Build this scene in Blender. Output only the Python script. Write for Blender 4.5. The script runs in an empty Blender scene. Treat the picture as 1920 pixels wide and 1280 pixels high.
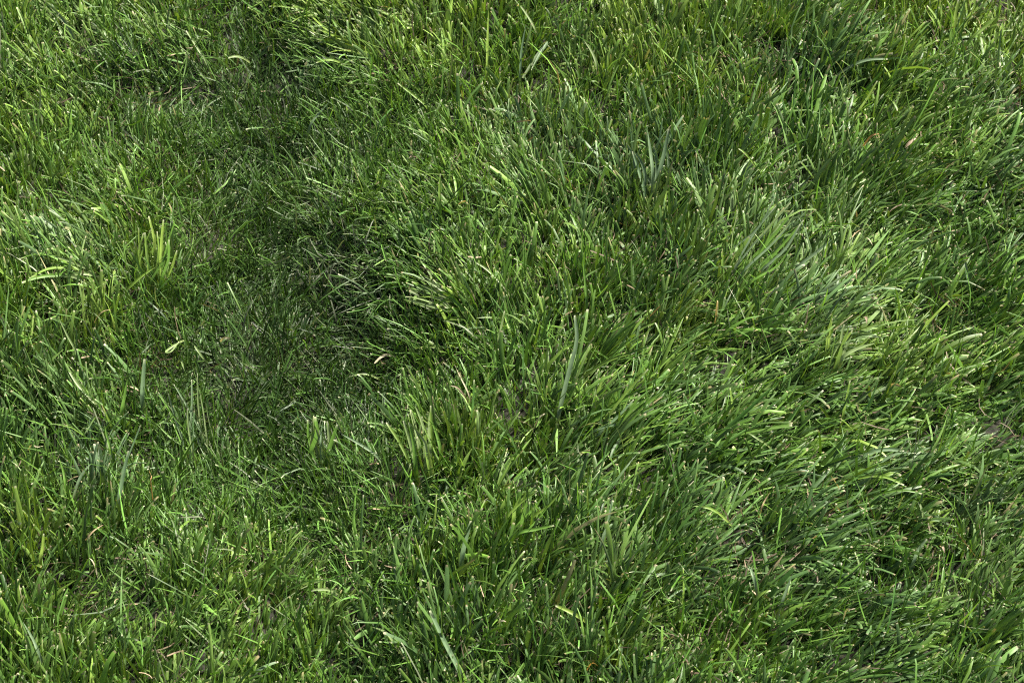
import bpy, math
import numpy as np

rng = np.random.default_rng(11)
scene = bpy.context.scene
COL = scene.collection

# ------------------------------------------------------------------ camera
PITCH = math.radians(52.0)
DIST = 1.62
LENS = 72.0
cam_d = bpy.data.cameras.new('camera')
cam = bpy.data.objects.new('camera', cam_d)
COL.objects.link(cam)
cam.location = (0.0, -DIST*math.cos(PITCH), DIST*math.sin(PITCH))
cam.rotation_euler = (math.pi/2 - PITCH, 0.0, 0.0)
cam_d.lens = LENS
cam_d.sensor_width = 36.0
cam_d.clip_start = 0.05
cam_d.clip_end = 1000.0
cam_d.dof.use_dof = True
cam_d.dof.focus_distance = DIST - 0.03
cam_d.dof.aperture_fstop = 22.0
scene.camera = cam

# ------------------------------------------------------------------ sky and sun
SUN_ELEV = math.radians(47.0)
SUN_AZ = math.radians(46.0)          # where the sun stands, counter-clockwise from +x
world = bpy.data.worlds.new('World')
scene.world = world
world.use_nodes = True
wn = world.node_tree
wn.nodes.clear()
sky = wn.nodes.new('ShaderNodeTexSky')
sky.sky_type = 'NISHITA'
sky.sun_disc = False
sky.sun_elevation = SUN_ELEV
sky.sun_rotation = math.pi/2 - SUN_AZ
sky.dust_density = 5.0
sky.ozone_density = 0.3
bg = wn.nodes.new('ShaderNodeBackground')
bg.inputs['Strength'].default_value = 0.06
wo = wn.nodes.new('ShaderNodeOutputWorld')
wn.links.new(sky.outputs[0], bg.inputs[0])
wn.links.new(bg.outputs[0], wo.inputs[0])
sun_d = bpy.data.lights.new('sun', 'SUN')
sun_d.energy = 5.0
sun_d.angle = math.radians(7.0)
sun_d.color = (1.0, 0.95, 0.87)
sun = bpy.data.objects.new('sun', sun_d)
COL.objects.link(sun)
sun.rotation_euler = (math.pi/2 - SUN_ELEV, 0.0, SUN_AZ + math.pi/2)
scene.view_settings.view_transform = 'Standard'
scene.view_settings.look = 'None'
scene.view_settings.gamma = 1.0
scene.view_settings.exposure = 1.62
scene.cycles.max_bounces = 4
scene.cycles.transmission_bounces = 3
scene.cycles.filter_width = 1.1
scene.cycles.debug_use_spatial_splits = True
scene.cycles.use_denoising = False
scene.cycles.diffuse_bounces = 2

# ------------------------------------------------------------------ photograph pixel -> ray -> place on the lawn
F = LENS/36.0*1920.0
CP, SP = math.cos(PITCH), math.sin(PITCH)
CAM = np.array(cam.location)
VIEW = np.array([0.0, CP, -SP])
UP = np.array([0.0, SP, CP])
RIGHT = np.array([1.0, 0.0, 0.0])
def ray(px, py):
    d = VIEW + RIGHT*((px-960.0)/F) + UP*((640.0-py)/F)
    return d/np.linalg.norm(d)
def hit(px, py, point, normal):
    d = ray(px, py)
    return CAM + d*(np.dot(point-CAM, normal)/np.dot(d, normal))
def ground_at(px, py, z=0.0):
    return hit(px, py, np.array([0.0, 0.0, z]), np.array([0.0, 0.0, 1.0]))

# ------------------------------------------------------------------ smooth value noise
def make_noise(seed):
    tab = np.random.default_rng(seed).random((256, 256))
    def f(x, y):
        xi, yi = np.floor(x).astype(int), np.floor(y).astype(int)
        fx, fy = x-xi, y-yi
        fx, fy = fx*fx*(3-2*fx), fy*fy*(3-2*fy)
        a, b = tab[xi & 255, yi & 255], tab[(xi+1) & 255, yi & 255]
        c, d = tab[xi & 255, (yi+1) & 255], tab[(xi+1) & 255, (yi+1) & 255]
        return (a*(1-fx)+b*fx)*(1-fy) + (c*(1-fx)+d*fx)*fy
    return f
nz = [make_noise(100+i) for i in range(8)]

# ------------------------------------------------------------------ how the sward lies: place, lean azimuth, lean from upright, length mm, fineness, green tone with shade painted in at lower right and hollow
LAY = [
 (100,100,120,42,52,.25,.56),(60,300,92,25,52,.2,.52),(200,200,135,50,50,.35,.5),(250,310,132,52,48,.4,.52),
 (330,90,105,32,50,.2,.62),(150,480,172,60,52,.1,.55),(280,480,72,28,60,.25,.52),(60,600,98,26,58,.2,.5),
 (180,640,95,26,54,.2,.45),(200,760,112,34,54,.25,.4),(370,820,112,45,50,.55,.35),(90,900,95,22,58,.2,.5),
 (250,930,68,38,52,.2,.4),(60,1200,82,30,52,.2,.45),(300,1100,58,42,50,.25,.4),(420,1040,60,42,48,.3,.4),
 (40,780,70,35,50,.3,.3),(300,620,95,35,40,.6,.4),(380,330,115,45,36,.7,.35),(350,210,105,48,34,.8,.3),
 (480,100,100,45,25,.9,.2),(470,220,80,50,25,.9,.2),(520,300,120,55,26,.9,.3),(500,420,60,55,22,1,.3),
 (600,500,100,60,20,1,.1),(540,580,70,55,22,1,.2),(470,650,60,55,24,1,.25),(600,680,120,55,22,1,.15),
 (660,760,100,50,24,.95,.15),(720,720,160,55,26,.85,.2),(640,600,150,60,22,1,.15),(430,560,90,50,28,.85,.3),
 (560,210,120,50,25,.9,.2),(400,720,110,50,28,.85,.3),(500,800,110,45,30,.8,.3),(540,150,120,45,25,.9,.2),
 (640,80,165,52,54,.1,.7),(600,30,150,45,50,.15,.7),(780,60,105,32,52,.1,.7),(900,150,92,20,52,.1,.65),
 (1020,110,60,42,38,.3,.35),(1100,90,82,22,52,.1,.65),(1200,150,75,34,50,.05,.7),(1000,260,95,25,50,.1,.55),
 (860,280,120,40,48,.15,.5),(700,200,140,45,42,.4,.5),(740,260,100,50,30,.8,.4),(640,330,125,50,42,.4,.5),
 (1250,300,92,20,52,.05,.3),(1350,150,88,26,50,.1,.55),(1500,150,56,45,52,.05,.35),(1700,150,45,42,50,.1,.5),
 (1800,50,70,35,50,.1,.72),(1550,280,52,50,54,.05,.45),(1750,250,40,55,52,.05,.5),(1860,300,20,58,50,.1,.35),
 (1450,350,62,48,56,.1,.4),(1700,390,22,62,54,.15,.40),(1300,450,76,38,58,.1,.5),(1450,520,50,58,60,.15,.45),
 (1600,560,40,58,58,.1,.35),(1850,520,25,58,54,.1,.3),(1200,600,52,45,54,.1,.45),(1350,660,32,58,58,.1,.4),
 (1600,650,35,60,52,.1,.7),(1760,700,25,62,54,.1,.55),(1100,760,40,55,54,.1,.45),(1250,780,35,58,56,.1,.35),
 (1400,800,22,62,56,.1,.4),(1300,900,32,60,54,.1,.22),(1550,850,10,68,58,.1,.4),(1700,880,6,72,58,.1,.35),
 (1600,1000,0,72,54,.1,.22),(1500,1060,-18,64,50,.1,.22),(1350,1000,32,58,50,.1,.22),(1400,1150,62,42,46,.1,.4),
 (1600,1200,10,55,46,.1,.22),(1820,1150,48,46,44,.1,.45),(1750,1020,48,50,40,.15,.35),(1200,1100,52,45,50,.1,.4),
 (1000,1060,55,45,52,.1,.4),(1000,940,50,50,54,.05,.45),(860,1000,72,40,48,.2,.45),(900,1160,60,45,48,.1,.35),
 (700,1200,100,45,46,.2,.35),(850,1240,112,45,50,.1,.35),(790,850,100,28,60,.05,.5),(700,960,100,38,38,.5,.4),
 (900,800,75,34,56,.1,.4),(850,650,165,52,46,.15,.5),(800,560,178,62,48,.1,.5),(750,430,140,52,40,.5,.4),
 (900,430,130,46,48,.25,.45),(1000,450,100,42,50,.15,.5),(1110,510,82,30,58,.1,.45),(620,930,95,42,36,.6,.4),
 (520,920,80,42,34,.7,.35),(600,1180,82,38,46,.15,.4),(980,620,80,42,48,.15,.4),(1850,800,10,60,48,.1,.22),
 (1850,950,30,50,44,.1,.35),(450,1200,60,40,48,.15,.5),(560,1060,70,40,44,.25,.35),(150,1050,75,35,52,.2,.4),(560,650,100,55,22,1,.12),(620,735,100,55,22,1,.1),(560,730,100,55,24,.95,.15),
]
_c = np.array([ground_at(a[0], a[1])[:2] for a in LAY])
_v = np.array([[math.cos(math.radians(a[2]))*math.sin(math.radians(a[3])), math.sin(math.radians(a[2]))*math.sin(math.radians(a[3])),
                a[4], a[5], a[6]] for a in LAY])
SIG = 0.038
def lay(x, y):
    out = np.zeros((len(x), 5)); wt = np.full(len(x), 1e-6)
    out += np.array([0.1, 0.35, 48, .15, .45])*1e-6
    for c, v in zip(_c, _v):
        w = np.exp(-((x-c[0])**2+(y-c[1])**2)/(2*SIG*SIG)) + 1e-9
        out += w[:, None]*v; wt += w
    return out/wt[:, None]

# soft ups and downs of the soil; the thin hollow lies lower than the thick sward around it
def relief(x, y):
    x = np.asarray(x, float); y = np.asarray(y, float)
    fade = np.exp(-np.maximum(0, np.hypot(x, y-.05)-.7)**2/.3)
    h = (nz[0](x*9+50, y*9+50)-.5)*.024 + (nz[1](x*22+70, y*22+70)-.5)*.007
    m = np.zeros(x.shape)
    sel = (np.abs(x) < .9) & (np.abs(y) < .9)
    if sel.any():
        m[sel] = np.clip((lay(x[sel], y[sel])[:, 3]-.2)/.8, 0, 1)
    return (h - .024*m)*fade

# ------------------------------------------------------------------ materials
def mat_blade(name, rough, transl, spec=0.45):
    m = bpy.data.materials.new(name); m.use_nodes = True
    n, l = m.node_tree.nodes, m.node_tree.links
    n.clear()
    out = n.new('ShaderNodeOutputMaterial')
    att = n.new('ShaderNodeAttribute'); att.attribute_name = 'tint'
    acr = n.new('ShaderNodeAttribute'); acr.attribute_name = 'across'
    geo = n.new('ShaderNodeNewGeometry')
    tex = n.new('ShaderNodeTexNoise'); tex.inputs['Scale'].default_value = 160.0; tex.inputs['Detail'].default_value = 2.0
    l.new(geo.outputs['Position'], tex.inputs['Vector'])
    # veins run along the blade
    mul = n.new('ShaderNodeMath'); mul.operation = 'MULTIPLY'; mul.inputs[1].default_value = 17.0
    l.new(acr.outputs['Fac'], mul.inputs[0])
    sn = n.new('ShaderNodeMath'); sn.operation = 'SINE'; l.new(mul.outputs[0], sn.inputs[0])
    add = n.new('ShaderNodeMath'); add.operation = 'MULTIPLY_ADD'; add.inputs[1].default_value = .05
    l.new(sn.outputs[0], add.inputs[0])
    mr = n.new('ShaderNodeMapRange'); mr.inputs[1].default_value = .3; mr.inputs[2].default_value = .7
    mr.inputs[3].default_value = .9; mr.inputs[4].default_value = 1.1
    l.new(tex.outputs[0], mr.inputs[0]); l.new(mr.outputs[0], add.inputs[2])
    vm = n.new('ShaderNodeVectorMath'); vm.operation = 'SCALE'
    l.new(att.outputs['Color'], vm.inputs[0]); l.new(add.outputs[0], vm.inputs['Scale'])
    p = n.new('ShaderNodeBsdfPrincipled')
    p.inputs['Roughness'].default_value = rough
    p.inputs['Specular IOR Level'].default_value = spec
    l.new(vm.outputs[0], p.inputs['Base Color'])
    t = n.new('ShaderNodeBsdfTranslucent')
    warm = n.new('ShaderNodeVectorMath'); warm.operation = 'MULTIPLY'; warm.inputs[1].default_value = (1.35, 1.35, .55)
    l.new(vm.outputs[0], warm.inputs[0]); l.new(warm.outputs[0], t.inputs['Color'])
    mx = n.new('ShaderNodeMixShader'); mx.inputs[0].default_value = transl
    l.new(p.outputs[0], mx.inputs[1]); l.new(t.outputs[0], mx.inputs[2]); l.new(mx.outputs[0], out.inputs['Surface'])
    return m
M_GRASS = mat_blade('grass_blade_material', .46, .20, .28)
M_FINE = mat_blade('fine_grass_material', .5, .22, .3)
M_DRY = mat_blade('dry_blade_material', .6, .25, .3)

def mat_soil():
    m = bpy.data.materials.new('soil_material'); m.use_nodes = True
    n, l = m.node_tree.nodes, m.node_tree.links
    p = n['Principled BSDF']; p.inputs['Roughness'].default_value = .95
    geo = n.new('ShaderNodeNewGeometry')
    t = n.new('ShaderNodeTexNoise'); t.inputs['Scale'].default_value = 160; t.inputs['Detail'].default_value = 8
    l.new(geo.outputs['Position'], t.inputs['Vector'])
    r = n.new('ShaderNodeValToRGB')
    r.color_ramp.elements[0].position = .35; r.color_ramp.elements[0].color = (.010, .010, .006, 1)
    r.color_ramp.elements[1].position = .7; r.color_ramp.elements[1].color = (.028, .027, .015, 1)
    l.new(t.outputs[0], r.inputs[0])
    # past the built sward the sheet itself carries the colour of turf
    t2 = n.new('ShaderNodeTexNoise'); t2.inputs['Scale'].default_value = 14; t2.inputs['Detail'].default_value = 6
    l.new(geo.outputs['Position'], t2.inputs['Vector'])
    r2 = n.new('ShaderNodeValToRGB')
    r2.color_ramp.elements[0].position = .3; r2.color_ramp.elements[0].color = (.025, .05, .012, 1)
    r2.color_ramp.elements[1].position = .7; r2.color_ramp.elements[1].color = (.07, .12, .03, 1)
    l.new(t2.outputs[0], r2.inputs[0])
    ln = n.new('ShaderNodeVectorMath'); ln.operation = 'LENGTH'; l.new(geo.outputs['Position'], ln.inputs[0])
    mr = n.new('ShaderNodeMapRange'); mr.inputs[1].default_value = .62; mr.inputs[2].default_value = .8
    l.new(ln.outputs['Value'], mr.inputs[0])
    mx = n.new('ShaderNodeMix'); mx.data_type = 'RGBA'
    l.new(mr.outputs[0], mx.inputs[0]); l.new(r.outputs[0], mx.inputs[6]); l.new(r2.outputs[0], mx.inputs[7])
    l.new(mx.outputs[2], p.inputs['Base Color'])
    b = n.new('ShaderNodeBump'); b.inputs['Strength'].default_value = .8; b.inputs['Distance'].default_value = .004
    l.new(t.outputs[0], b.inputs['Height']); l.new(b.outputs[0], p.inputs['Normal'])
    return m

# ------------------------------------------------------------------ mesh from arrays
def mesh_from(name, verts, quads, tint, across, mat):
    me = bpy.data.meshes.new(name)
    nv, nq = len(verts), len(quads)
    me.vertices.add(nv); me.vertices.foreach_set('co', np.ascontiguousarray(verts, np.float32).ravel())
    me.loops.add(nq*4); me.loops.foreach_set('vertex_index', np.ascontiguousarray(quads, np.int32).ravel())
    me.polygons.add(nq)
    me.polygons.foreach_set('loop_start', np.arange(0, nq*4, 4, dtype=np.int32))
    me.polygons.foreach_set('loop_total', np.full(nq, 4, np.int32))
    me.polygons.foreach_set('use_smooth', np.ones(nq, bool))
    if tint is not None:
        a = me.attributes.new('tint', 'FLOAT_COLOR', 'POINT')
        a.data.foreach_set('color', np.ascontiguousarray(np.c_[tint, np.ones(nv)], np.float32).ravel())
        a = me.attributes.new('across', 'FLOAT', 'POINT')
        a.data.foreach_set('value', np.ascontiguousarray(across, np.float32))
    me.materials.append(mat)
    me.update(calc_edges=True)
    return me
def link(name, me, kind=None, label=None, cat=None, group=None, parent=None):
    o = bpy.data.objects.new(name, me); COL.objects.link(o)
    if kind: o['kind'] = kind
    if label: o['label'] = label
    if cat: o['category'] = cat
    if group: o['group'] = group
    if parent: o.parent = parent
    return o

# ------------------------------------------------------------------ ground
core = np.arange(-1.0, 1.0001, .0125)
grow = 1.0 + .02*(np.cumprod(np.full(46, 1.22))-1)
ax = np.concatenate([-grow[::-1], core, grow])
gx, gy = np.meshgrid(ax, ax, indexing='ij')
gz = relief(gx.ravel(), gy.ravel())
n = len(ax)
idx = np.arange(n*n).reshape(n, n)
gq = np.stack([idx[:-1, :-1], idx[1:, :-1], idx[1:, 1:], idx[:-1, 1:]], -1).reshape(-1, 4)
link('ground', mesh_from('ground', np.c_[gx.ravel(), gy.ravel(), gz], gq, None, None, mat_soil()), 'structure',
     'dark soil under the lawn', 'ground')

# ------------------------------------------------------------------ many blades at once
T6 = np.array([0, .28, .55, .80, .96, 1.0])
T4 = np.array([0, .3, .62, .92, 1.0])
PT6, BL6 = np.array([.8, 1, .96, .64, .22, .04]), np.array([.8, 1, .98, .84, .70, .55])
PT4, BL4 = np.array([.8, 1, .85, .4, .06]), np.array([.8, 1, .98, .9, .7])
def grow_blades(root, az, tilt, curl, length, width, twist, fold, c0, c1, c2, blunt, three=True, wander=None, floor=True, ex=None, ts=None):
    N = len(root)
    T, P, B = (T6, PT6, BL6) if three else (T4, PT4, BL4)
    M = len(T)
    tt = (T[:-1]+T[1:])/2
    def frame(t):
        th = tilt[:, None]+curl[:, None]*t[None, :]**(1.4 if ex is None else ex[:, None])
        a = az[:, None]+(0 if wander is None else wander[:, None]*t[None, :])
        tan = np.stack([np.sin(th)*np.cos(a), np.sin(th)*np.sin(a), np.cos(th)], -1)
        s0 = np.stack([-np.sin(a), np.cos(a), np.zeros_like(a)], -1)
        return tan, s0
    tan_m, _ = frame(tt)
    pos = np.zeros((N, M, 3)); pos[:, 0] = root
    pos[:, 1:] = root[:, None]+np.cumsum(tan_m*(length[:, None]*np.diff(T)[None])[..., None], 1)
    if floor:
        lim = root[:, None, 2]+.003+.002*T[None]
        lim[:, 0] = -1
        pos[..., 2] = np.maximum(pos[..., 2], lim)
    tan, s0 = frame(T)
    nor = np.cross(s0, tan)
    tw = twist[:, 0][:, None]+twist[:, 1][:, None]*T[None]
    side = s0*np.cos(tw)[..., None]+nor*np.sin(tw)[..., None]
    nn = np.cross(side, tan)
    w = width[:, None]*np.where(blunt[:, None], B[None], P[None])
    col = np.where(T[None, :, None] < .35, c0[:, None]+(c1-c0)[:, None]*np.clip(T/.35, 0, 1)[None, :, None], c1[:, None])
    ts = np.full(N, .96) if ts is None else ts
    tipw = np.clip((T[None]-ts[:, None])/np.minimum(.12, 1.0001-ts)[:, None], 0, 1)[..., None]
    col = col*(1-tipw)+c2[:, None]*tipw
    if three:
        L = pos-side*w[..., None]*.5; R = pos+side*w[..., None]*.5
        C = pos-nn*(w*fold[:, None])[..., None]
        V = np.stack([L, C, R], 2); A = 3
        ac = np.array([-1, 0, 1.])
    else:
        V = np.stack([pos-side*w[..., None]*.5, pos+side*w[..., None]*.5], 2); A = 2
        ac = np.array([-1., 1.])
    colv = np.repeat(col[:, :, None], A, 2)
    base = np.arange(N)[:, None, None]*(M*A)
    i = np.arange(M-1)[None, :, None]*A
    j = np.arange(A-1)[None, None, :]
    a0 = base+i+j
    q = np.stack([a0, a0+1, a0+A+1, a0+A], -1).reshape(-1, 4)
    acv = np.broadcast_to(ac, (N, M, A))
    return V.reshape(-1, 3), q, colv.reshape(-1, 3), acv.reshape(-1), pos

GREEN = np.array([.075, .154, .020]); YELL = np.array([.157, .236, .036]); BLUE = np.array([.090, .146, .068]); DARK = np.array([.036, .089, .014])
SHEATH = np.array([.19, .20, .07]); TIP = np.array([.46, .47, .30]); TAN = np.array([.40, .30, .17]); PINK = np.array([.40, .30, .21])

def in_frame(x, y):
    # distance in metres outside the ground the photograph covers (0 inside)
    hw = .40+.125*(y+.33)/.8*1.0
    return np.maximum(0, np.maximum(np.abs(x)-hw-.04, np.maximum(-.36-y, y-.50)))

def tillers(n_per_m2, x0, x1, y0, y1, keep):
    n = int(n_per_m2*(x1-x0)*(y1-y0))
    x = rng.uniform(x0, x1, n); y = rng.uniform(y0, y1, n)
    k = rng.random(n) < keep(x, y)
    return x[k], y[k]

X0, X1, Y0, Y1 = -.75, .75, -.55, .75
# ---- the turf grows in tufts a few centimetres across, each domed and fanning out from its middle
nc = 2100
ccx, ccy = rng.uniform(X0, X1, nc), rng.uniform(Y0, Y1, nc)
cpar = rng.normal(0, 1, (nc, 5))
crad = np.clip(.018*np.exp(rng.normal(0, .3, nc)), .010, .036)
def tuft_of(x, y):
    best = np.zeros(len(x), int); dist = np.zeros(len(x))
    for a in range(0, len(x), 4000):
        d = np.hypot(x[a:a+4000, None]-ccx[None], y[a:a+4000, None]-ccy[None])/crad[None]
        best[a:a+4000] = d.argmin(1); dist[a:a+4000] = d.min(1)
    return best, dist
# ---- broad-bladed turf, in tillers of several leaves
x, y = tillers(32000, X0, X1, Y0, Y1, lambda x, y: np.where(in_frame(x, y) > 0, np.exp(-in_frame(x, y)/.06)*.75+.02, 1))
fld = lay(x, y)
gap = nz[4](x*26+30, y*26+30)*.6+nz[5](x*55+9, y*55+9)*.4
keep = rng.random(len(x)) < np.clip(1.10-fld[:, 3]*1.22, .0, 1)*np.clip(.45+3.0*(gap-.28), .55, 1)
x, y, fld = x[keep], y[keep], fld[keep]
tid, tdist = tuft_of(x, y)
keep = rng.random(len(x)) < np.clip(1.25-.50*tdist, .40, 1)
x, y, fld, tid, tdist = x[keep], y[keep], fld[keep], tid[keep], tdist[keep]
fan = np.stack([(x-ccx[tid]), (y-ccy[tid])], 1)/crad[tid][:, None]
nb = rng.integers(3, 7, len(x))
ci = np.repeat(np.arange(len(x)), nb)
N = len(ci)
cj = rng.normal(0, 1, (len(x), 6))
# each tiller leans its own way; blades of a tiller fan out around that
mound = (nz[2](x*14+3, y*14+3)-.5)
bx = x[ci]+rng.normal(0, .0024, N); by = y[ci]+rng.normal(0, .0024, N)
boost = 1.12
vx = fld[ci, 0]*boost+cpar[tid[ci], 0]*.20+fan[ci, 0]*.20+cj[ci, 0]*.12+rng.normal(0, .165, N)
vy = fld[ci, 1]*boost-.04+cpar[tid[ci], 1]*.20+fan[ci, 1]*.20+cj[ci, 1]*.12+rng.normal(0, .165, N)
stray = rng.random(N) < .15
vx = np.where(stray, rng.normal(0, .5, N), vx); vy = np.where(stray, rng.normal(0, .5, N), vy)
s = np.clip(np.hypot(vx, vy), .02, .97)
az = np.arctan2(vy, vx)
tl = np.arcsin(s)
kink = rng.random(N) < .18
ex = np.where(kink, rng.uniform(3, 7, N), 1.4)
curl = np.where(kink, rng.normal(.6, .7, N), rng.normal(.30, .34, N))
curl = curl*.75+np.where(kink, .2, .38)*tl
tilt = tl-np.where(kink, .1, .5)*curl
tilt = np.clip(tilt, -.2, 1.3)
length = fld[ci, 2]*.001*(1+.20*cj[ci, 2]*.6+.9*mound[ci]*.5)*np.clip(rng.normal(.90, .30, N), .3, 1.7)*(1.06-.35*fld[ci, 3])*np.where(stray, .52, .63)*(1+.13*cpar[tid[ci], 2])*np.clip(1.20-.36*tdist[ci], .5, 1.2)*(.80+.30*s)
width = np.clip(.0021*np.exp(rng.normal(0, .32, N)), .0010, .0038)*(1-.45*fld[ci, 3])*(1+.12*cj[ci, 3])
tone = np.clip(fld[ci, 4]*1.7-.24+cpar[tid[ci], 3]*.14+cj[ci, 4]*.13+rng.normal(0, .14, N), 0, 1)
c1 = np.where(tone[:, None] < .5, DARK+(GREEN-DARK)*(tone*2)[:, None], GREEN+(YELL-GREEN)*((tone-.5)*1.7)[:, None])
blu = np.clip(.35*nz[6](bx*18, by*18)+.30*rng.random(N)+.12*cpar[tid[ci], 4]+.2*(cj[ci, 5] > .9)+.35*(.45-fld[ci, 4])-.22, 0, .9)[:, None]
# greyer grass through the sweep and in wisps, its sheen painted into the colour
sheen = np.zeros(N)
for px, py, rad in ((1160, 340, .03), (1240, 330, .032), (1350, 410, .035), (1450, 460, .032), (1080, 310, .025), (1500, 640, .025), (360, 800, .028),
                    (150, 890, .025), (1000, 290, .025), (250, 130, .03), (170, 500, .02)):
    g = ground_at(px, py)
    sheen = np.maximum(sheen, np.exp(-((bx-g[0])**2+(by-g[1])**2)/(2*rad*rad)))
blu = np.clip(blu+(sheen*.75*rng.uniform(.2, 1, N))[:, None], 0, .92)
c1 = c1*(1-blu)+BLUE*(1+.22*sheen[:, None])*blu
c1 *= np.clip(np.exp(rng.normal(-.02, .24, N)), .5, 1.7)[:, None]
c0 = c1*.45+SHEATH*.55*rng.uniform(.5, 1, (N, 1))
cut = rng.random(N) < .58
burn = rng.random(N) < .06
mixt = rng.random((N, 1))
c2 = np.where(cut[:, None], (TIP*mixt+TAN*(1-mixt))*rng.uniform(.4, 1.1, (N, 1)), c1*1.05)
c2 = np.where(burn[:, None], TAN*rng.uniform(.3, .75, (N, 1))+c1*.35, c2)
half = rng.random(N) < .003
c1 = np.where(half[:, None], c1*.45+TAN*.42, c1)
twist = np.c_[rng.normal(0, .45, N), rng.normal(0, .55, N)]
fold = np.clip(rng.normal(.16, .09, N), -.02, .4)
root = np.c_[bx, by, relief(bx, by)-.002]
V, q, cv, av, pos = grow_blades(root, az, tilt, curl, length, width, twist, fold, c0, c1, c2, cut, True, rng.normal(0, .5, N), True, ex, np.where(burn, rng.uniform(.78, .93, N), .96))
link('lawn_grass', mesh_from('lawn_grass', V, q, cv, av, M_GRASS), 'stuff', 'thick green mown turf of broad blades covering the ground', 'grass')
nb_broad = N
top = [pos.max(1)]
tri = len(q)*2

# ---- fine-leaved grass: the thin hollow, and threads among the broad turf
x, y = tillers(190000, X0, X1, Y0, Y1, lambda x, y: np.where(in_frame(x, y) > 0, np.exp(-in_frame(x, y)/.1)*.6+.05, 1))
fld = lay(x, y)
keep = rng.random(len(x)) < np.clip(.10+1.0*np.clip(fld[:, 3]-.08, 0, 1), 0, 1)
x, y, fld = x[keep], y[keep], fld[keep]
N = len(x)
fa = np.stack([nz[3](x*30, y*30)-.5, nz[7](x*30+9, y*30+7)-.5], 1)*1.3
flat = 1+.5*fld[:, 3]
vx = (fld[:, 0]*.55+fa[:, 0]+rng.normal(0, .42, N))*flat; vy = (fld[:, 1]*.55+fa[:, 1]+rng.normal(0, .42, N))*flat
s = np.clip(np.hypot(vx, vy), .05, .985); az = np.arctan2(vy, vx)
curl = rng.normal(.35, .5, N)
tilt = np.clip(np.arcsin(s)-curl*.35, -.2, 1.4)
length = np.clip(rng.normal(.031, .010, N), .010, .06)*(1.25-.42*fld[:, 3])
width = np.clip(rng.normal(.00105, .0003, N), .0006, .002)
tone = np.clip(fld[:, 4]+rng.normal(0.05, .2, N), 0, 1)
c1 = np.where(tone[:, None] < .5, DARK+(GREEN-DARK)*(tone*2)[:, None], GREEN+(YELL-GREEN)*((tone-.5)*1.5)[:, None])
c1 = c1*(np.clip(rng.normal(1.0, .25, N), .4, 1.7)*(1-.56*fld[:, 3]))[:, None]  # the hollow's shade is put into the blade colour, darker with fineness
wp = ground_at(650, 512)
pale = rng.random(N) < .03+.5*np.exp(-((x-wp[0])**2+(y-wp[1])**2)/(2*.017**2))
lite = rng.random(N) < .14
c1 = np.where(lite[:, None], c1*1.7+np.array([.02, .03, .012]), c1)
c1 = np.where(pale[:, None], c1*.4+np.array([.20, .21, .15])*.7*rng.uniform(.5, 1.2, (N, 1)), c1*np.array([.92, 1, 1.05]))
c0 = c1*.6+SHEATH*.4
c2 = np.where((rng.random(N) < .35)[:, None], TIP*.8, c1)
root = np.c_[x, y, relief(x, y)-.001]
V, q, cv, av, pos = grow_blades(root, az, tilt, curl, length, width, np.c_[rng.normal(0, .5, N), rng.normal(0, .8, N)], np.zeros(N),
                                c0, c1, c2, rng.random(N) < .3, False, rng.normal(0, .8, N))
link('fine_grass', mesh_from('fine_grass', V, q, cv, av, M_FINE), 'stuff', 'short thread-like grass with shade put into its green, filling the hollow and gaps', 'grass')
nb_fine = N
top.append(pos.max(1))
tri += len(q)*2

# ---- dead leaves and thatch near the soil, and cut scraps caught higher up
x, y = tillers(15000, X0, X1, Y0, Y1, lambda x, y: np.where(in_frame(x, y) > 0, np.exp(-in_frame(x, y)/.1)*.6, 1))
fld = lay(x, y); N = len(x)
patch = nz[5](x*20+5, y*20+40)
k = rng.random(N) < np.clip(.25+1.8*(patch-.45), .12, 1)*(1-.9*np.clip(fld[:, 3], 0, 1))
x, y, fld = x[k], y[k], fld[k]; N = len(x)
high = rng.random(N) < .05
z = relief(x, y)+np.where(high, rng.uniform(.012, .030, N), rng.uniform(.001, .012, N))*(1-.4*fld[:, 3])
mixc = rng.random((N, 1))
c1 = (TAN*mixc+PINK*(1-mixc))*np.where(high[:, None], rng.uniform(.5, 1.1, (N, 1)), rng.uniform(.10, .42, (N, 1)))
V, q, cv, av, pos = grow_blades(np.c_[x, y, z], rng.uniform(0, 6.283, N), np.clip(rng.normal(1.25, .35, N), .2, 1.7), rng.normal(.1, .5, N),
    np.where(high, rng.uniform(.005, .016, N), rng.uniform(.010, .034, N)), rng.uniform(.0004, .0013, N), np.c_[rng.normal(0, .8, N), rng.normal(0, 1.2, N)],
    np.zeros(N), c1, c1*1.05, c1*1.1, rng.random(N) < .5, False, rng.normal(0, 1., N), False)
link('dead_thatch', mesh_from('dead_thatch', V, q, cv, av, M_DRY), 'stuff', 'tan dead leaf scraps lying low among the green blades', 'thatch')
tri += len(q)*2

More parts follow.
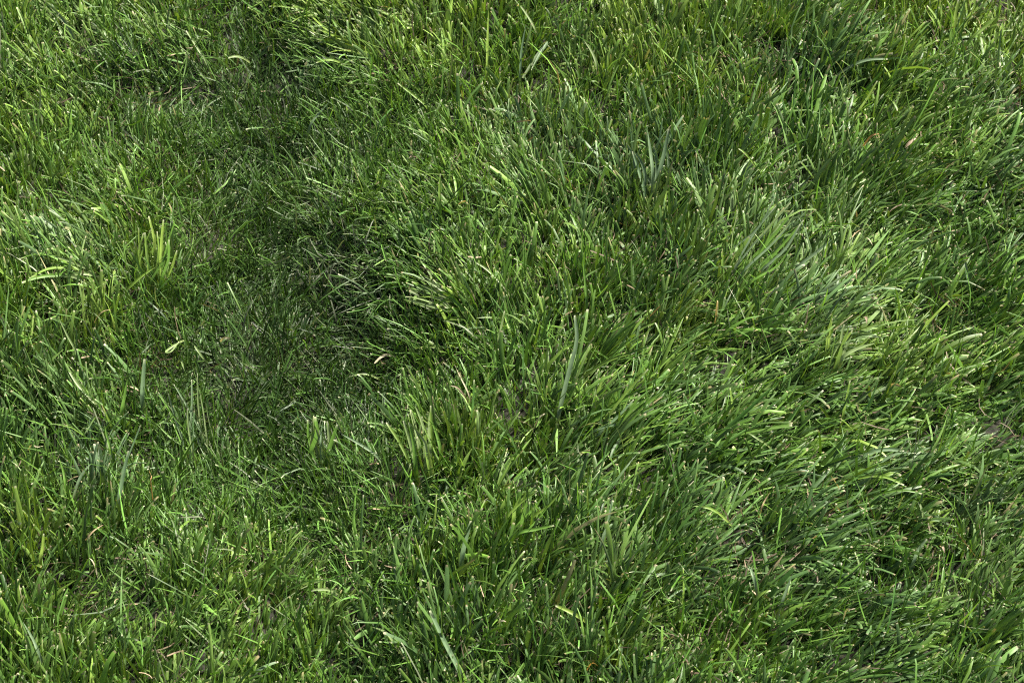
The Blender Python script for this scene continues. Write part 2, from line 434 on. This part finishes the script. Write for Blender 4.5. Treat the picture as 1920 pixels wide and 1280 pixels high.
# ---- the lawn goes on around the frame, thinner with distance
n = 90000
r = .36+2.4*rng.random(n)**2.1; a = rng.uniform(0, 6.283, n)
x, y = r*np.cos(a), r*np.sin(a)+.05
k = (rng.random(n) < np.clip(in_frame(x, y)/.08, 0, 1)) & (in_frame(x, y) > .02)
x, y, r = x[k], y[k], r[k]; N = len(x)
vx = (nz[0](x*5, y*5)-.4)*1.2+rng.normal(0, .3, N); vy = (nz[1](x*5, y*5)-.4)*1.2+rng.normal(0, .3, N)
s = np.clip(np.hypot(vx, vy), .05, .95)
c1 = (DARK+(YELL-DARK)*np.clip(rng.normal(.42, .2, N), 0, 1)[:, None])
V, q, cv, av, pos = grow_blades(np.c_[x, y, relief(x, y)-.002], np.arctan2(vy, vx), np.arcsin(s)-.1, rng.normal(.3, .3, N),
    np.clip(rng.normal(.05, .012, N), .02, .09), rng.normal(.0032, .0006, N)*(1+.5*np.clip(r-1, 0, 2)), np.c_[rng.normal(0, .4, N), rng.normal(0, .5, N)],
    np.zeros(N), c1*.6+SHEATH*.4, c1, c1*.6+TIP*.3, rng.random(N) < .5, False)
link('surrounding_lawn', mesh_from('surrounding_lawn', V, q, cv, av, M_GRASS), 'stuff', 'the same green lawn going on around the near turf', 'grass')
tri += len(q)*2
print('BLADES', nb_broad, nb_fine, 'TRIS', tri)
# ------------------------------------------------------------------ height of the sward, to rest single blades on
CELL = .018
tp = np.concatenate(top)
gi = np.clip(((tp[:, 0]+.8)/CELL).astype(int), 0, 99); gj = np.clip(((tp[:, 1]+.6)/CELL).astype(int), 0, 99)
cnt = np.zeros((100, 100)); s1 = np.zeros((100, 100)); s2 = np.zeros((100, 100))
np.add.at(cnt, (gi, gj), 1); np.add.at(s1, (gi, gj), tp[:, 2]); np.add.at(s2, (gi, gj), tp[:, 2]**2)
mean = s1/np.maximum(cnt, 1); CAN = mean+.45*np.sqrt(np.maximum(s2/np.maximum(cnt, 1)-mean**2, 0))
def canopy(p):
    i = int(np.clip((p[0]+.8)/CELL, 0, 99)); j = int(np.clip((p[1]+.6)/CELL, 0, 99))
    return float(CAN[i, j])
def soil(p):
    return float(relief(np.array([p[0]]), np.array([p[1]]))[0])
def at_canopy(px, py, k=1.0, lift=0.0):
    p = ground_at(px, py, .03)
    for _ in range(3):
        g = soil(p)
        p = ground_at(px, py, g+(canopy(p)-g)*k+lift)
    return p

def smooth_path(P, n):
    P = np.array(P)
    if len(P) == 2: P = np.array([P[0], (P[0]+P[1])/2, P[1]])
    Q = np.vstack([2*P[0]-P[1], P, 2*P[-1]-P[-2]])
    out = []
    seg = len(P)-1
    for u in np.linspace(0, seg, n):
        i = min(int(u), seg-1); t = u-i
        a, b, c, d = Q[i], Q[i+1], Q[i+2], Q[i+3]
        out.append(.5*((2*b)+(c-a)*t+(2*a-5*b+4*c-d)*t*t+(3*b-a-3*c+d)*t**3))
    return np.array(out)

def ribbon(path, width, col, tipcol, tip='point', twist=0.0, fold=.18, basecol=None, twist_end=0.0):
    n = len(path)
    t = np.concatenate([[0], np.cumsum(np.linalg.norm(np.diff(path, axis=0), axis=1))]); t /= t[-1]
    tan = np.gradient(path, axis=0); tan /= np.linalg.norm(tan, axis=1)[:, None]
    face = np.array([.1, -.45, .88])
    s0 = np.cross(tan, face); s0 /= np.maximum(np.linalg.norm(s0, axis=1), 1e-6)[:, None]
    for i in range(1, n):
        if np.dot(s0[i], s0[i-1]) < 0: s0[i] *= -1
    nr = np.cross(s0, tan)
    tw = twist+twist_end*t
    side = s0*np.cos(tw)[:, None]+nr*np.sin(tw)[:, None]
    nn = np.cross(side, tan)
    if tip == 'point': w = np.interp(t, [0, .25, .55, .8, .93, 1], [.72, .95, 1, .78, .42, .05])
    elif tip == 'both': w = np.interp(t, [0, .12, .4, .8, 1], [.25, .8, 1, .7, .1])
    else: w = np.interp(t, [0, .25, .6, .9, 1], [.75, .97, 1, .80, .45])
    w = w*width
    ks = np.array([-.5, -.25, 0, .25, .5]); hs = np.array([0, .55, 1, .55, 0])
    V = path[:, None]+side[:, None]*(w[:, None]*ks)[..., None]-nn[:, None]*(w[:, None]*hs*fold)[..., None]
    bc = col if basecol is None else basecol
    cc = np.array(bc)[None]+(np.array(col)-np.array(bc))[None]*np.clip(t/.4, 0, 1)[:, None]
    k = np.zeros((n, 1)); k[-1] = 1
    if tip == 'blunt': k[-2] = .35
    cc = cc*(1-k)+np.array(tipcol)[None]*k
    idx = np.arange(n*5).reshape(n, 5)
    q = np.stack([idx[:-1, :-1], idx[:-1, 1:], idx[1:, 1:], idx[1:, :-1]], -1).reshape(-1, 4)
    return V.reshape(-1, 3), q, np.repeat(cc[:, None], 5, 1).reshape(-1, 3), np.tile(ks*2, n)

PAL = {'green': GREEN*1.15, 'bright': GREEN*.5+YELL*.55, 'yellow': YELL*1.05, 'blue': BLUE*1.15, 'grey': BLUE*1.05+np.array([.02, .02, .015]), 'dark': DARK*1.1,
       'pale': np.array([.150, .210, .075]), 'cream': np.array([.40, .36, .23]), 'tan': TAN*.85, 'pink': PINK*.8, 'orange': np.array([.36, .21, .09])}
def blade_path(pts, mode, n=11, lift=.002, arch=.002, sink=.012):
    """pts: where the blade shows in the photograph, base first; gives the blade's place in metres"""
    if mode == 'up':                                   # rises out of the sward, leaning back like its neighbours
        b = at_canopy(*pts[0], k=.9, lift=lift)
        nrm = np.array([0., CP*.93, -SP]); nrm /= np.linalg.norm(nrm)
        P = [hit(x, y, b, nrm) for x, y in pts]
        d = P[1]-P[0]; d /= np.linalg.norm(d)
        g = soil(b)-.002
        down = b-np.array([d[0]*.35, abs(d[1])*.3, 1.0])*max(.006, b[2]-g)
        down[2] = g
        return smooth_path([down]+P, n+2)
    P = [at_canopy(x, y, 1.0, lift) for x, y in pts]   # rests on top of the sward
    z = np.array([p[2] for p in P]); z = z*.4+z.max()*.6
    P = [ground_at(x, y, zz) for (x, y), zz in zip(pts, z)]
    path = smooth_path(P, n)
    path[:, 2] += arch*np.sin(np.linspace(0, math.pi, n))-sink*(1-np.linspace(0, 1, n))**2
    return path
def px_size(p): return float(np.linalg.norm(p-CAM))/F
def cut_ribbon(arr, a, b):
    V, q, cv, av = arr
    return V[a*5:b*5], q[:(b-a-1)*4], cv[a*5:b*5], av[a*5:b*5]
def strip_end(path, L):
    # adds a ring a short way (L metres) before the end, so that the cut tip can be its own piece
    d = path[-1]-path[-2]; ln = np.linalg.norm(d)
    return np.vstack([path[:-1], path[-1]-d*min(.5, L/ln), path[-1]])
def single(name, cat, pts, wpx, mode, colour, label, tip='blunt', twist=None, tipcol=None, group=None, lift=.002, twist_end=None, n=11, fold=.16):
    if any(t in label for t in RAISE): lift += .011
    path = blade_path(pts, mode, n, lift, sink=.004 if n == 7 else .012)
    if tip == 'blunt': path = strip_end(path, .0016)
    c = PAL[colour]*rng.uniform(.93, 1.07)
    dry = colour in ('cream', 'tan', 'pink', 'orange')
    tc = PAL[tipcol] if tipcol else (c if dry or tip == 'point' else TIP)
    o0 = path[0].copy()
    V, q, cv, av = ribbon(path-o0, wpx*.85*px_size(path[len(path)//2]), c, tc, tip, rng.normal(0, .2) if twist is None else twist, fold,
                          None if dry else c*.6+SHEATH*.4, rng.normal(0, .4) if twist_end is None else twist_end)
    arr = (V, q, cv, av); m = M_DRY if dry else M_GRASS; k = len(path)
    if dry or (tip == 'point' and mode != 'up'):
        o = link(name, mesh_from(name, *arr, m), None, label, cat, group)
    else:
        o = link(name, None, None, label, cat, group); o.empty_display_size = .01
        a = 3 if mode == 'up' else 0; b = k-2 if tip == 'blunt' else k-1
        if a: link('sheath', mesh_from('sheath', *cut_ribbon(arr, 0, a+1), m), parent=o)
        link('blade', mesh_from('blade', *cut_ribbon(arr, a, b+1), m), parent=o)
        if tip == 'blunt': link('cut_tip', mesh_from('cut_tip', *cut_ribbon(arr, b, k), m), parent=o)
    o.location = o0
    return o
RAISE = ('straw-coloured stalk upright', 'straight pale blade leaning left beside', 'rusty stalk', 'stubby bright leaf', 'widest blue-green', 'across the top of the hollow', 'highest in the tuft', 'near the left edge, low', 'right near the top right', 'lone light blade', 'hook-shaped', 'bowed blade lying level in the lower', 'slanting down right',
         'tallest light green', 'bright blade pointing right', 'tallest in its grey', 'beside a brown gap', 'thin tan stalk', 'standing alone in the hollow', 'just right of the broad',
         'beside the papery', 'tan cut stalk', 'orange-brown', 'slim bright blade')
def gb(*a, **k): return single('grass_shoot', 'grass blade', *a, **k)
def ds(*a, **k): return single('dry_grass_stalk', 'dry stalk', *a, **k)
def clip_(*a, **k): return single('grass_clipping', 'clipping', *a, **k)

# ---- tufts one can pick out: an Empty at the crown, every blade its own mesh
def tuft(base, n, ang, spread, lo, hi, wpx, colours, mode, label, foot=14, extra=()):
    b = at_canopy(*base, k=.3); b[2] = soil(b)
    e = link('grass_tuft', None, None, label, 'grass tuft')
    e.empty_display_size = .01; e.location = b
    todo = []
    for i in range(n):
        a = math.radians(rng.normal(ang, spread)); L = rng.uniform(lo, hi)
        p0 = (base[0]+rng.normal(0, foot), base[1]+rng.normal(0, foot*.7))
        bend = rng.normal(0, .05)*L
        mid = (p0[0]+.55*L*math.cos(a)-bend*math.sin(a), p0[1]-.55*L*math.sin(a)-bend*math.cos(a))
        todo.append(([p0, mid, (p0[0]+L*math.cos(a), p0[1]-L*math.sin(a))], wpx*rng.uniform(.7, 1.3)))
    todo += [(list(p), w) for p, w in extra]
    for pts, w in todo:
        path = blade_path(pts, mode, 9, rng.uniform(-.006, .005), .003)
        if mode != 'up':
            path = np.vstack([[path[0][0], path[0][1], soil(path[0])], path])
        c = PAL[colours[rng.integers(len(colours))]]*rng.uniform(.85, 1.15)
        pt = 'blunt' if rng.random() < .55 else 'point'
        if pt == 'blunt': path = strip_end(path, .0016)
        arr = ribbon(path-b, w*.85*px_size(b), c, TIP if pt == 'blunt' else c, pt, rng.normal(0, .3), .16, c*.6+SHEATH*.4, rng.normal(0, .5))
        k = len(path)
        bl = link('blade', mesh_from('blade', *cut_ribbon(arr, 0, k-1 if pt == 'blunt' else k), M_GRASS), parent=e)
        if pt == 'blunt': link('cut_tip', mesh_from('cut_tip', *cut_ribbon(arr, k-2, k), M_GRASS), parent=bl)
    return e

tuft((168, 506), 15, 170, 16, 60, 120, 6.5, ['pale', 'bright', 'green'], 'lie', 'pale green tuft combed flat to the left, left of the hollow')
tuft((862, 568), 15, 176, 20, 50, 105, 7, ['bright', 'pale', 'green'], 'lie', 'light green tuft splayed leftwards over the right rim of the dark hollow')
tuft((672, 78), 16, 176, 22, 60, 105, 6.5, ['bright', 'yellow', 'green'], 'lie', 'bright green tuft tumbling leftwards at the top end of the hollow')
tuft((792, 872), 12, 103, 14, 70, 118, 7.5, ['green', 'pale', 'bright'], 'up', 'tall light green tuft standing at the lower rim of the hollow')
tuft((1222, 345), 10, 95, 15, 60, 100, 7, ['grey', 'blue'], 'up', 'blue-grey upright tuft among yellower grass right of the top centre')
tuft((590, 862), 6, 96, 12, 55, 80, 8, ['green', 'pale'], 'up', 'small upright tuft of broad blades at the bottom edge of the hollow')
tuft((1572, 668), 11, 55, 20, 45, 85, 6.5, ['yellow', 'bright', 'pale'], 'up', 'yellowing tuft with straw-coloured shoots in the right-hand sweep')
tuft((365, 838), 16, 112, 16, 65, 125, 4.2, ['pale', 'grey', 'green'], 'up', 'thin pale arching tuft at the lower left rim of the hollow', 18)
tuft((275, 520), 15, 78, 16, 65, 115, 5.5, ['bright', 'yellow', 'green'], 'up', 'upright yellow-green tuft at the left rim of the hollow', 20)
tuft((1785, 52), 12, 80, 30, 35, 70, 5.5, ['yellow', 'bright'], 'up', 'yellow-green tuft at the top right corner', 20)
tuft((1395, 500), 16, 55, 11, 80, 150, 6, ['grey', 'pale', 'green'], 'up', 'long grey-green tuft leaning up and right in the middle of the sweep', 26)
tuft((1600, 900), 15, 8, 9, 70, 130, 7, ['green', 'blue', 'bright'], 'lie', 'dark green tuft pressed flat to the right, low in the sweep', 24)
tuft((958, 985), 12, 60, 20, 55, 95, 8, ['bright', 'green'], 'up', 'bright tuft of broad blades below the middle, leaning right', 18)
tuft((1130, 790), 14, 38, 10, 70, 125, 7.5, ['green', 'bright', 'blue'], 'up', 'dense green tuft combed up and right, right of the centre', 22)

# ---- single blades that stand out
gb([(137, 66), (112, 28), (80, 0)], 8, 'up', 'grey', 'broad blue-green blade arching up to the left at the top left corner', tip='point')
gb([(388, 120), (370, 90), (349, 58)], 5, 'up', 'pale', 'straight pale blade leaning left beside the upper hollow')
gb([(424, 110), (425, 96), (428, 81)], 6, 'up', 'bright', 'short stubby light blade upright at the upper left rim of the hollow')
gb([(466, 99), (448, 105), (428, 109)], 5.5, 'lie', 'pale', 'short pale blade lying level across the top of the hollow')
gb([(645, 104), (620, 111), (593, 118)], 5.5, 'lie', 'bright', 'lone light blade reaching level into the hollow from its upper right rim')
gb([(580, 240), (597, 214), (617, 192)], 5, 'up', 'grey', 'grey-blue blade standing alone in the hollow, tip to the upper right', tip='point')
gb([(913, 136), (914, 80), (916, 19)], 5.5, 'up', 'yellow', 'tall upright yellow-green blade near the top centre', tip='point')
gb([(975, 142), (978, 95), (986, 47)], 5.5, 'up', 'blue', 'tall blue-green blade with pointed tip, right of the yellow upright one at top', tip='point')
gb([(1006, 62), (985, 24), (962, -4)], 5, 'up', 'pale', 'thin arching blade crossing the top edge above the dark gap', tip='point')
gb([(980, 128), (1005, 98), (1027, 78), (1014, 100), (996, 132)], 6, 'lie', 'grey', 'blade folded sharply over beside the dark gap at top centre', n=17)
gb([(1120, 128), (1111, 100), (1095, 76)], 6, 'up', 'pale', 'pale bent blade hanging over the right side of the dark top gap', tip='point')
gb([(800, 200), (775, 178), (746, 156)], 6, 'up', 'bright', 'long light blade slanting up left, below the top centre')
gb([(1224, 330), (1220, 288), (1214, 244)], 8.5, 'up', 'grey', 'broad blue-grey upright blade, tallest in its grey tuft', tip='point')
gb([(825, 385), (824, 355), (826, 326)], 5.5, 'up', 'bright', 'slim bright blade standing straight up above the centre of the picture')
gb([(1640, 98), (1662, 68), (1684, 38)], 6, 'up', 'green', 'pointed green blade leaning right near the top right', tip='point')
gb([(1570, 124), (1615, 114), (1664, 111)], 6.5, 'lie', 'grey', 'long grey-green blade lying level in the upper right')
gb([(1698, 152), (1722, 142), (1753, 134)], 6.5, 'lie', 'pale', 'pale blade lying level, rightmost of the flat ones in the upper right')
gb([(1605, 216), (1626, 185), (1645, 152)], 5, 'up', 'yellow', 'long straight yellow-green blade slanting right in the upper right sweep')
gb([(1680, 350), (1664, 305), (1657, 264)], 3.6, 'up', 'yellow', 'thin curved yellow-green stem bowing left in the right-hand sweep', tip='point')
gb([(1397, 168), (1391, 150), (1386, 131)], 5, 'up', 'yellow', 'short yellow blade with bent top beside a brown gap, upper right of centre')
gb([(1420, 296), (1402, 291), (1385, 279)], 5, 'lie', 'bright', 'small light blade curved like a smile in the upper right of centre')
gb([(1530, 408), (1525, 388), (1521, 369)], 6, 'up', 'yellow', 'stout yellow-green blade upright in the middle of the right-hand sweep')
gb([(390, 672), (374, 660), (359, 642)], 5, 'lie', 'pale', 'pale blade pointing up left, right of the folded leaf in the hollow', tip='point')
gb([(267, 752), (268, 715), (271, 673)], 9.5, 'up', 'blue', 'broad blunt blue-green blade upright at the left rim of the hollow')
gb([(228, 776), (233, 745), (239, 711)], 7.5, 'up', 'green', 'second broad upright blade, left of the blunt blue-green one', tip='point')
gb([(198, 762), (150, 722), (128, 692), (110, 660)], 6.5, 'lie', 'pale', 'very long pale blade bowing up left across the left side', tip='point', n=15)
gb([(144, 662), (128, 632), (110, 596)], 5, 'up', 'pale', 'narrow pale blade with pointed tip above the very long bowed one', tip='point')
gb([(213, 549), (254, 526), (293, 500)], 6, 'lie', 'bright', 'long bright leaf lying slantwise towards the hollow on the left', tip='point')
gb([(210, 852), (202, 825), (196, 796)], 6.5, 'up', 'green', 'pointed green blade leaning slightly left, lower left of the hollow', tip='point')
gb([(582, 850), (585, 816), (588, 779)], 9, 'up', 'pale', 'broad light blade standing tall at the bottom edge of the hollow')
gb([(601, 842), (602, 815), (605, 789)], 5, 'up', 'grey', 'narrow grey blade just right of the broad one at the hollow foot', tip='point')
gb([(1048, 775), (1066, 700), (1081, 640), (1078, 591)], 9.5, 'up', 'grey', 'very long broad blade curving up through the centre of the picture', n=15)
gb([(934, 642), (940, 612), (946, 583)], 6, 'up', 'pale', 'pale straight stub of a blade upright just left of centre')
gb([(982, 716), (981, 675), (981, 633)], 4.5, 'up', 'dark', 'slender dark blade standing vertical between the two pale central ones', tip='point')
gb([(1024, 762), (1014, 738), (1002, 712)], 5, 'up', 'bright', 'narrow bright blade leaning left, foot beside the very long broad one')
gb([(714, 696), (686, 700), (658, 705)], 5.5, 'lie', 'pale', 'blade lying level with its blunt tip pointing into the hollow')
gb([(742, 652), (722, 664), (702, 681)], 5.5, 'lie', 'cream', 'cream withered blade slanting down left over the hollow floor')
gb([(708, 856), (678, 834), (640, 813)], 6.5, 'up', 'grey', 'long grey-green blade leaning far left below the hollow', tip='point')
gb([(804, 852), (790, 818), (763, 788)], 7.5, 'up', 'pale', 'pale blade bowing left, highest in the tuft under the hollow', tip='point')
gb([(828, 852), (820, 818), (808, 785)], 7.5, 'up', 'green', 'green blade bowing left, right neighbour of the pale one under the hollow', tip='point')
gb([(884, 797), (887, 755), (889, 712)], 8, 'up', 'dark', 'dark green stem-like blade upright below the two cream stalks')
gb([(957, 536), (915, 505), (870, 482)], 5, 'lie', 'pale', 'long thin pale blade arching left above the splayed tuft', tip='point')
gb([(1088, 694), (1135, 677), (1182, 664)], 7.5, 'lie', 'bright', 'bright green leaf lying to the right of the very long broad blade', tip='point')
gb([(1100, 575), (1097, 530), (1093, 485)], 5.5, 'up', 'green', 'long straight green blade upright to the right of centre', tip='point')
gb([(1178, 501), (1166, 485), (1152, 471)], 5.5, 'up', 'bright', 'light blade with blunt tip leaning left where the sweep begins')
gb([(1667, 722), (1680, 692), (1693, 659)], 6.5, 'up', 'yellow', 'light yellow-green blade leaning right beside the papery scrap')
gb([(1580, 782), (1587, 748), (1594, 713)], 6.5, 'up', 'bright', 'bright blunt blade almost upright among flattened ones on the right')
gb([(1747, 562), (1782, 552), (1804, 556), (1813, 571)], 6, 'lie', 'yellow', 'yellow-green leaf hooking over at its tip near the right edge', tip='point')
gb([(1816, 532), (1813, 510), (1810, 486)], 7, 'up', 'grey', 'grey-green upright blade above the hooked leaf near the right edge')
gb([(1374, 769), (1372, 748), (1369, 727)], 6, 'up', 'bright', 'short bright vertical blade in the lower part of the sweep')
gb([(1448, 822), (1420, 820), (1402, 812)], 5, 'lie', 'pale', 'pale bowed blade lying level in the lower sweep', tip='point')
gb([(1872, 572), (1884, 560), (1895, 548)], 7, 'up', 'bright', 'bright blunt blade leaning right at the right edge')
gb([(58, 1022), (53, 945), (41, 868)], 8, 'up', 'bright', 'tallest light green blade upright by the left edge, low down', tip='point')
gb([(76, 1050), (80, 1025), (82, 1000)], 7, 'up', 'yellow', 'shorter yellow-green blade right of the tallest one by the left edge')
gb([(223, 942), (230, 895), (241, 845)], 8.5, 'up', 'blue', 'broad dark blue-green blade upright in the lower left')
gb([(132, 918), (150, 893), (171, 869)], 6, 'lie', 'grey', 'grey pale-backed blade leaning right, left of the broad dark one', tip='point')
gb([(124, 915), (119, 885), (111, 858)], 6, 'up', 'green', 'green blade leaning left in the lower left', tip='point')
gb([(76, 1232), (62, 1198), (43, 1165)], 6.5, 'up', 'grey', 'grey-green blade leaning left near the bottom left corner', tip='point')
gb([(640, 1100), (612, 1103), (582, 1107)], 6, 'lie', 'pale', 'pale level blade lying near the bottom, left of middle')
gb([(458, 1262), (488, 1252), (522, 1240)], 8, 'lie', 'grey', 'broad grey-green blade lying slantwise at the bottom edge')
gb([(866, 1048), (873, 1012), (883, 976)], 11.5, 'up', 'blue', 'widest blue-green blade, blunt and upright, low left of centre')
gb([(862, 1258), (835, 1205), (806, 1144)], 11, 'up', 'blue', 'wide blue-green blade leaning left at the bottom of the picture')
gb([(1126, 1024), (1140, 978), (1149, 929)], 6.5, 'up', 'grey', 'long grey-blue blade slanting right, low right of centre', tip='point')
gb([(748, 1208), (726, 1186), (698, 1175)], 6, 'lie', 'pale', 'bowed pale blade lying in the lower left of centre', tip='point')
gb([(806, 1112), (765, 1098), (720, 1098)], 6.5, 'lie', 'green', 'arched green leaf drooping left beneath the widest blade', tip='point')
gb([(742, 1126), (730, 1138), (719, 1157)], 5.5, 'lie', 'pale', 'short pale leaf hanging down left from the arched one', tip='point')
gb([(1108, 1154), (1075, 1148), (1042, 1135)], 8.5, 'lie', 'yellow', 'broad yellow-green leaf lying to the left, bottom centre')
gb([(1102, 956), (1102, 912), (1103, 869)], 5, 'up', 'yellow', 'thin upright yellow-green stem right of the bright broad tuft', tip='point')
gb([(1148, 1092), (1128, 1080), (1109, 1069)], 5.5, 'lie', 'pale', 'pale straight blade pointing up left below the grey-blue slanting one')
gb([(1465, 1134), (1475, 1104), (1486, 1076)], 6.5, 'up', 'grey', 'grey translucent-looking blade upright in the lower right', tip='point')
gb([(1378, 972), (1340, 955), (1300, 948)], 6, 'lie', 'bright', 'arching light green leaf lying left in the dark lower right', tip='point')
gb([(1738, 980), (1731, 962), (1722, 940)], 6, 'lie', 'pale', 'whitish green blade pointing up left in the flattened lower right')
gb([(1622, 1085), (1612, 1058), (1600, 1029)], 5, 'lie', 'pale', 'slim pale blade crossing the flattened grass, lower right')
gb([(1424, 1104), (1414, 1082), (1404, 1060)], 7, 'lie', 'grey', 'broad grey-green blade slanting down right, dark lower right', tip='point')
gb([(1842, 1205), (1862, 1204), (1878, 1201)], 7, 'lie', 'bright', 'stubby bright leaf lying level near the bottom right corner')
gb([(1712, 1055), (1722, 1030), (1738, 1010)], 8, 'up', 'grey', 'stout grey stub beside the pinkish withered leaf, lower right')
gb([(1642, 1185), (1655, 1160), (1664, 1133)], 6, 'up', 'green', 'green blade leaning right near the bottom right', tip='point')
gb([(1405, 1130), (1424, 1115), (1445, 1106)], 6.5, 'lie', 'bright', 'bright blade pointing right below the broad grey-green slanting one')
gb([(345, 619), (330, 636), (311, 657), (322, 659), (336, 640)], 4.6, 'lie', 'pale', 'pale yellow leaf folded double on the hollow floor', n=17, lift=.006)
gb([(326, 666), (339, 675), (346, 695)], 4.5, 'lie', 'pale', 'small pale leaf curling down right under the folded leaf', tip='point')

# ---- dry stalks
ds([(1045, 138), (1038, 126), (1029, 112)], 3.6, 'up', 'tan', 'tan cut stalk sticking up in the dark gap near the top')
ds([(1622, 256), (1634, 254), (1648, 251)], 4.5, 'lie', 'orange', 'short orange-brown stalk lying level in the upper right sweep')
ds([(172, 587), (190, 584), (209, 581)], 3.4, 'lie', 'tan', 'thin tan stalk lying level at the left rim of the hollow', tip='point')
ds([(880, 742), (866, 712), (852, 683)], 3.4, 'up', 'cream', 'thin curved cream stalk rising left of centre', tip='point')
ds([(878, 738), (862, 728), (844, 723)], 3.6, 'lie', 'pink', 'pinkish cream stalk branching left from beside the curved cream one', tip='point')
ds([(1000, 789), (1012, 781), (1026, 774)], 3.6, 'lie', 'cream', 'straight cream stalk just below the centre')
ds([(152, 994), (160, 1006), (176, 995), (194, 983)], 3.2, 'lie', 'tan', 'tan stalk bent into a wide V in the lower left', tip='point')
ds([(1101, 1240), (1110, 1241), (1121, 1248)], 3.8, 'lie', 'orange', 'curved orange-tan stalk at the bottom centre', tip='point')
ds([(870, 1114), (869, 1104), (870, 1095)], 4.5, 'up', 'pink', 'short pink stalk tip upright under the widest blade', tip='point')
ds([(1427, 955), (1434, 938), (1444, 922)], 4, 'up', 'tan', 'tan withered blade leaning right in the dark lower right', tip='point')
ds([(1748, 1073), (1751, 1062), (1752, 1050)], 3.6, 'up', 'tan', 'little tan stalk upright at the lower right', tip='point')
ds([(283, 906), (284, 893), (279, 882)], 3, 'up', 'orange', 'thin rusty stalk curving upright in the lower left', tip='point')
ds([(1610, 398), (1605, 395), (1598, 396)], 4.5, 'lie', 'tan', 'tan scrap of blade lying in the middle of the right-hand sweep', tip='point')
ds([(1345, 566), (1346, 580), (1345, 596)], 3.4, 'up', 'tan', 'straw-coloured stalk upright beside the long grey-green tuft', tip='point')
ds([(180, 1070), (176, 1055), (167, 1045)], 3.6, 'lie', 'cream', 'pale straw dangling in the grass, lower left', tip='point')
ds([(40, 1115), (37, 1098), (35, 1096)], 3, 'up', 'cream', 'thin pale straw upright near the left edge, low down', tip='point')

# ---- cut scraps lying on the sward
clip_([(502, 90), (507, 88), (513, 86)], 4.5, 'lie', 'cream', 'small white scrap in the upper part of the hollow', tip='both', n=7)
clip_([(1698, 271), (1708, 267), (1718, 259)], 7, 'lie', 'pink', 'pinkish white papery scrap in the upper right sweep', tip='both', n=7)
clip_([(412, 635), (421, 635), (431, 634)], 5, 'lie', 'cream', 'cream scrap lying level on the hollow floor', tip='blunt', n=7)
clip_([(46, 828), (58, 829), (70, 838), (81, 836)], 4.5, 'lie', 'cream', 'whitish curled scrap at the left edge below the hollow level', tip='both', n=11)
clip_([(1668, 720), (1678, 722), (1689, 725)], 8, 'lie', 'pink', 'papery pinkish scrap in the yellowing part of the sweep', tip='both', n=7)
clip_([(1624, 440), (1629, 450), (1636, 460)], 4.5, 'lie', 'cream', 'cream pointed scrap at the top of the right-hand sweep', tip='both', n=7)
clip_([(222, 1104), (231, 1106), (241, 1111)], 4, 'lie', 'cream', 'white scrap with a kink in the lower left', tip='both', n=7)
clip_([(234, 1137), (246, 1134), (259, 1132)], 5, 'lie', 'tan', 'tan leaf scrap below the white kinked one, lower left', tip='both', n=7)
clip_([(533, 969), (537, 961), (541, 952)], 7, 'up', 'pale', 'rounded pale green leaf tip below the hollow', tip='both', n=7)
clip_([(983, 1046), (992, 1046), (1001, 1047)], 4.2, 'lie', 'cream', 'small cream scrap lying level, upper of two below the centre', tip='both', n=7)
clip_([(932, 1165), (940, 1164), (949, 1165)], 4.2, 'lie', 'cream', 'small cream scrap lying level, lower of two below the centre', tip='both', n=7)
clip_([(1164, 1075), (1171, 1074), (1179, 1075)], 4.5, 'lie', 'cream', 'cream scrap lying level near the pale straight blade, bottom right of centre', tip='both', n=7)
clip_([(1585, 1145), (1588, 1138), (1596, 1142), (1604, 1140)], 4, 'lie', 'cream', 'tiny whitish hook-shaped scrap in the lower right', tip='both', n=11)
clip_([(1764, 1018), (1767, 1026), (1771, 1036)], 7, 'lie', 'pink', 'pinkish withered leaf scrap in the lower right', tip='both', n=7)
clip_([(1620, 588), (1624, 597), (1625, 607)], 6, 'lie', 'pink', 'pinkish scrap caught upright right of the grey-green tuft', tip='both', n=7)
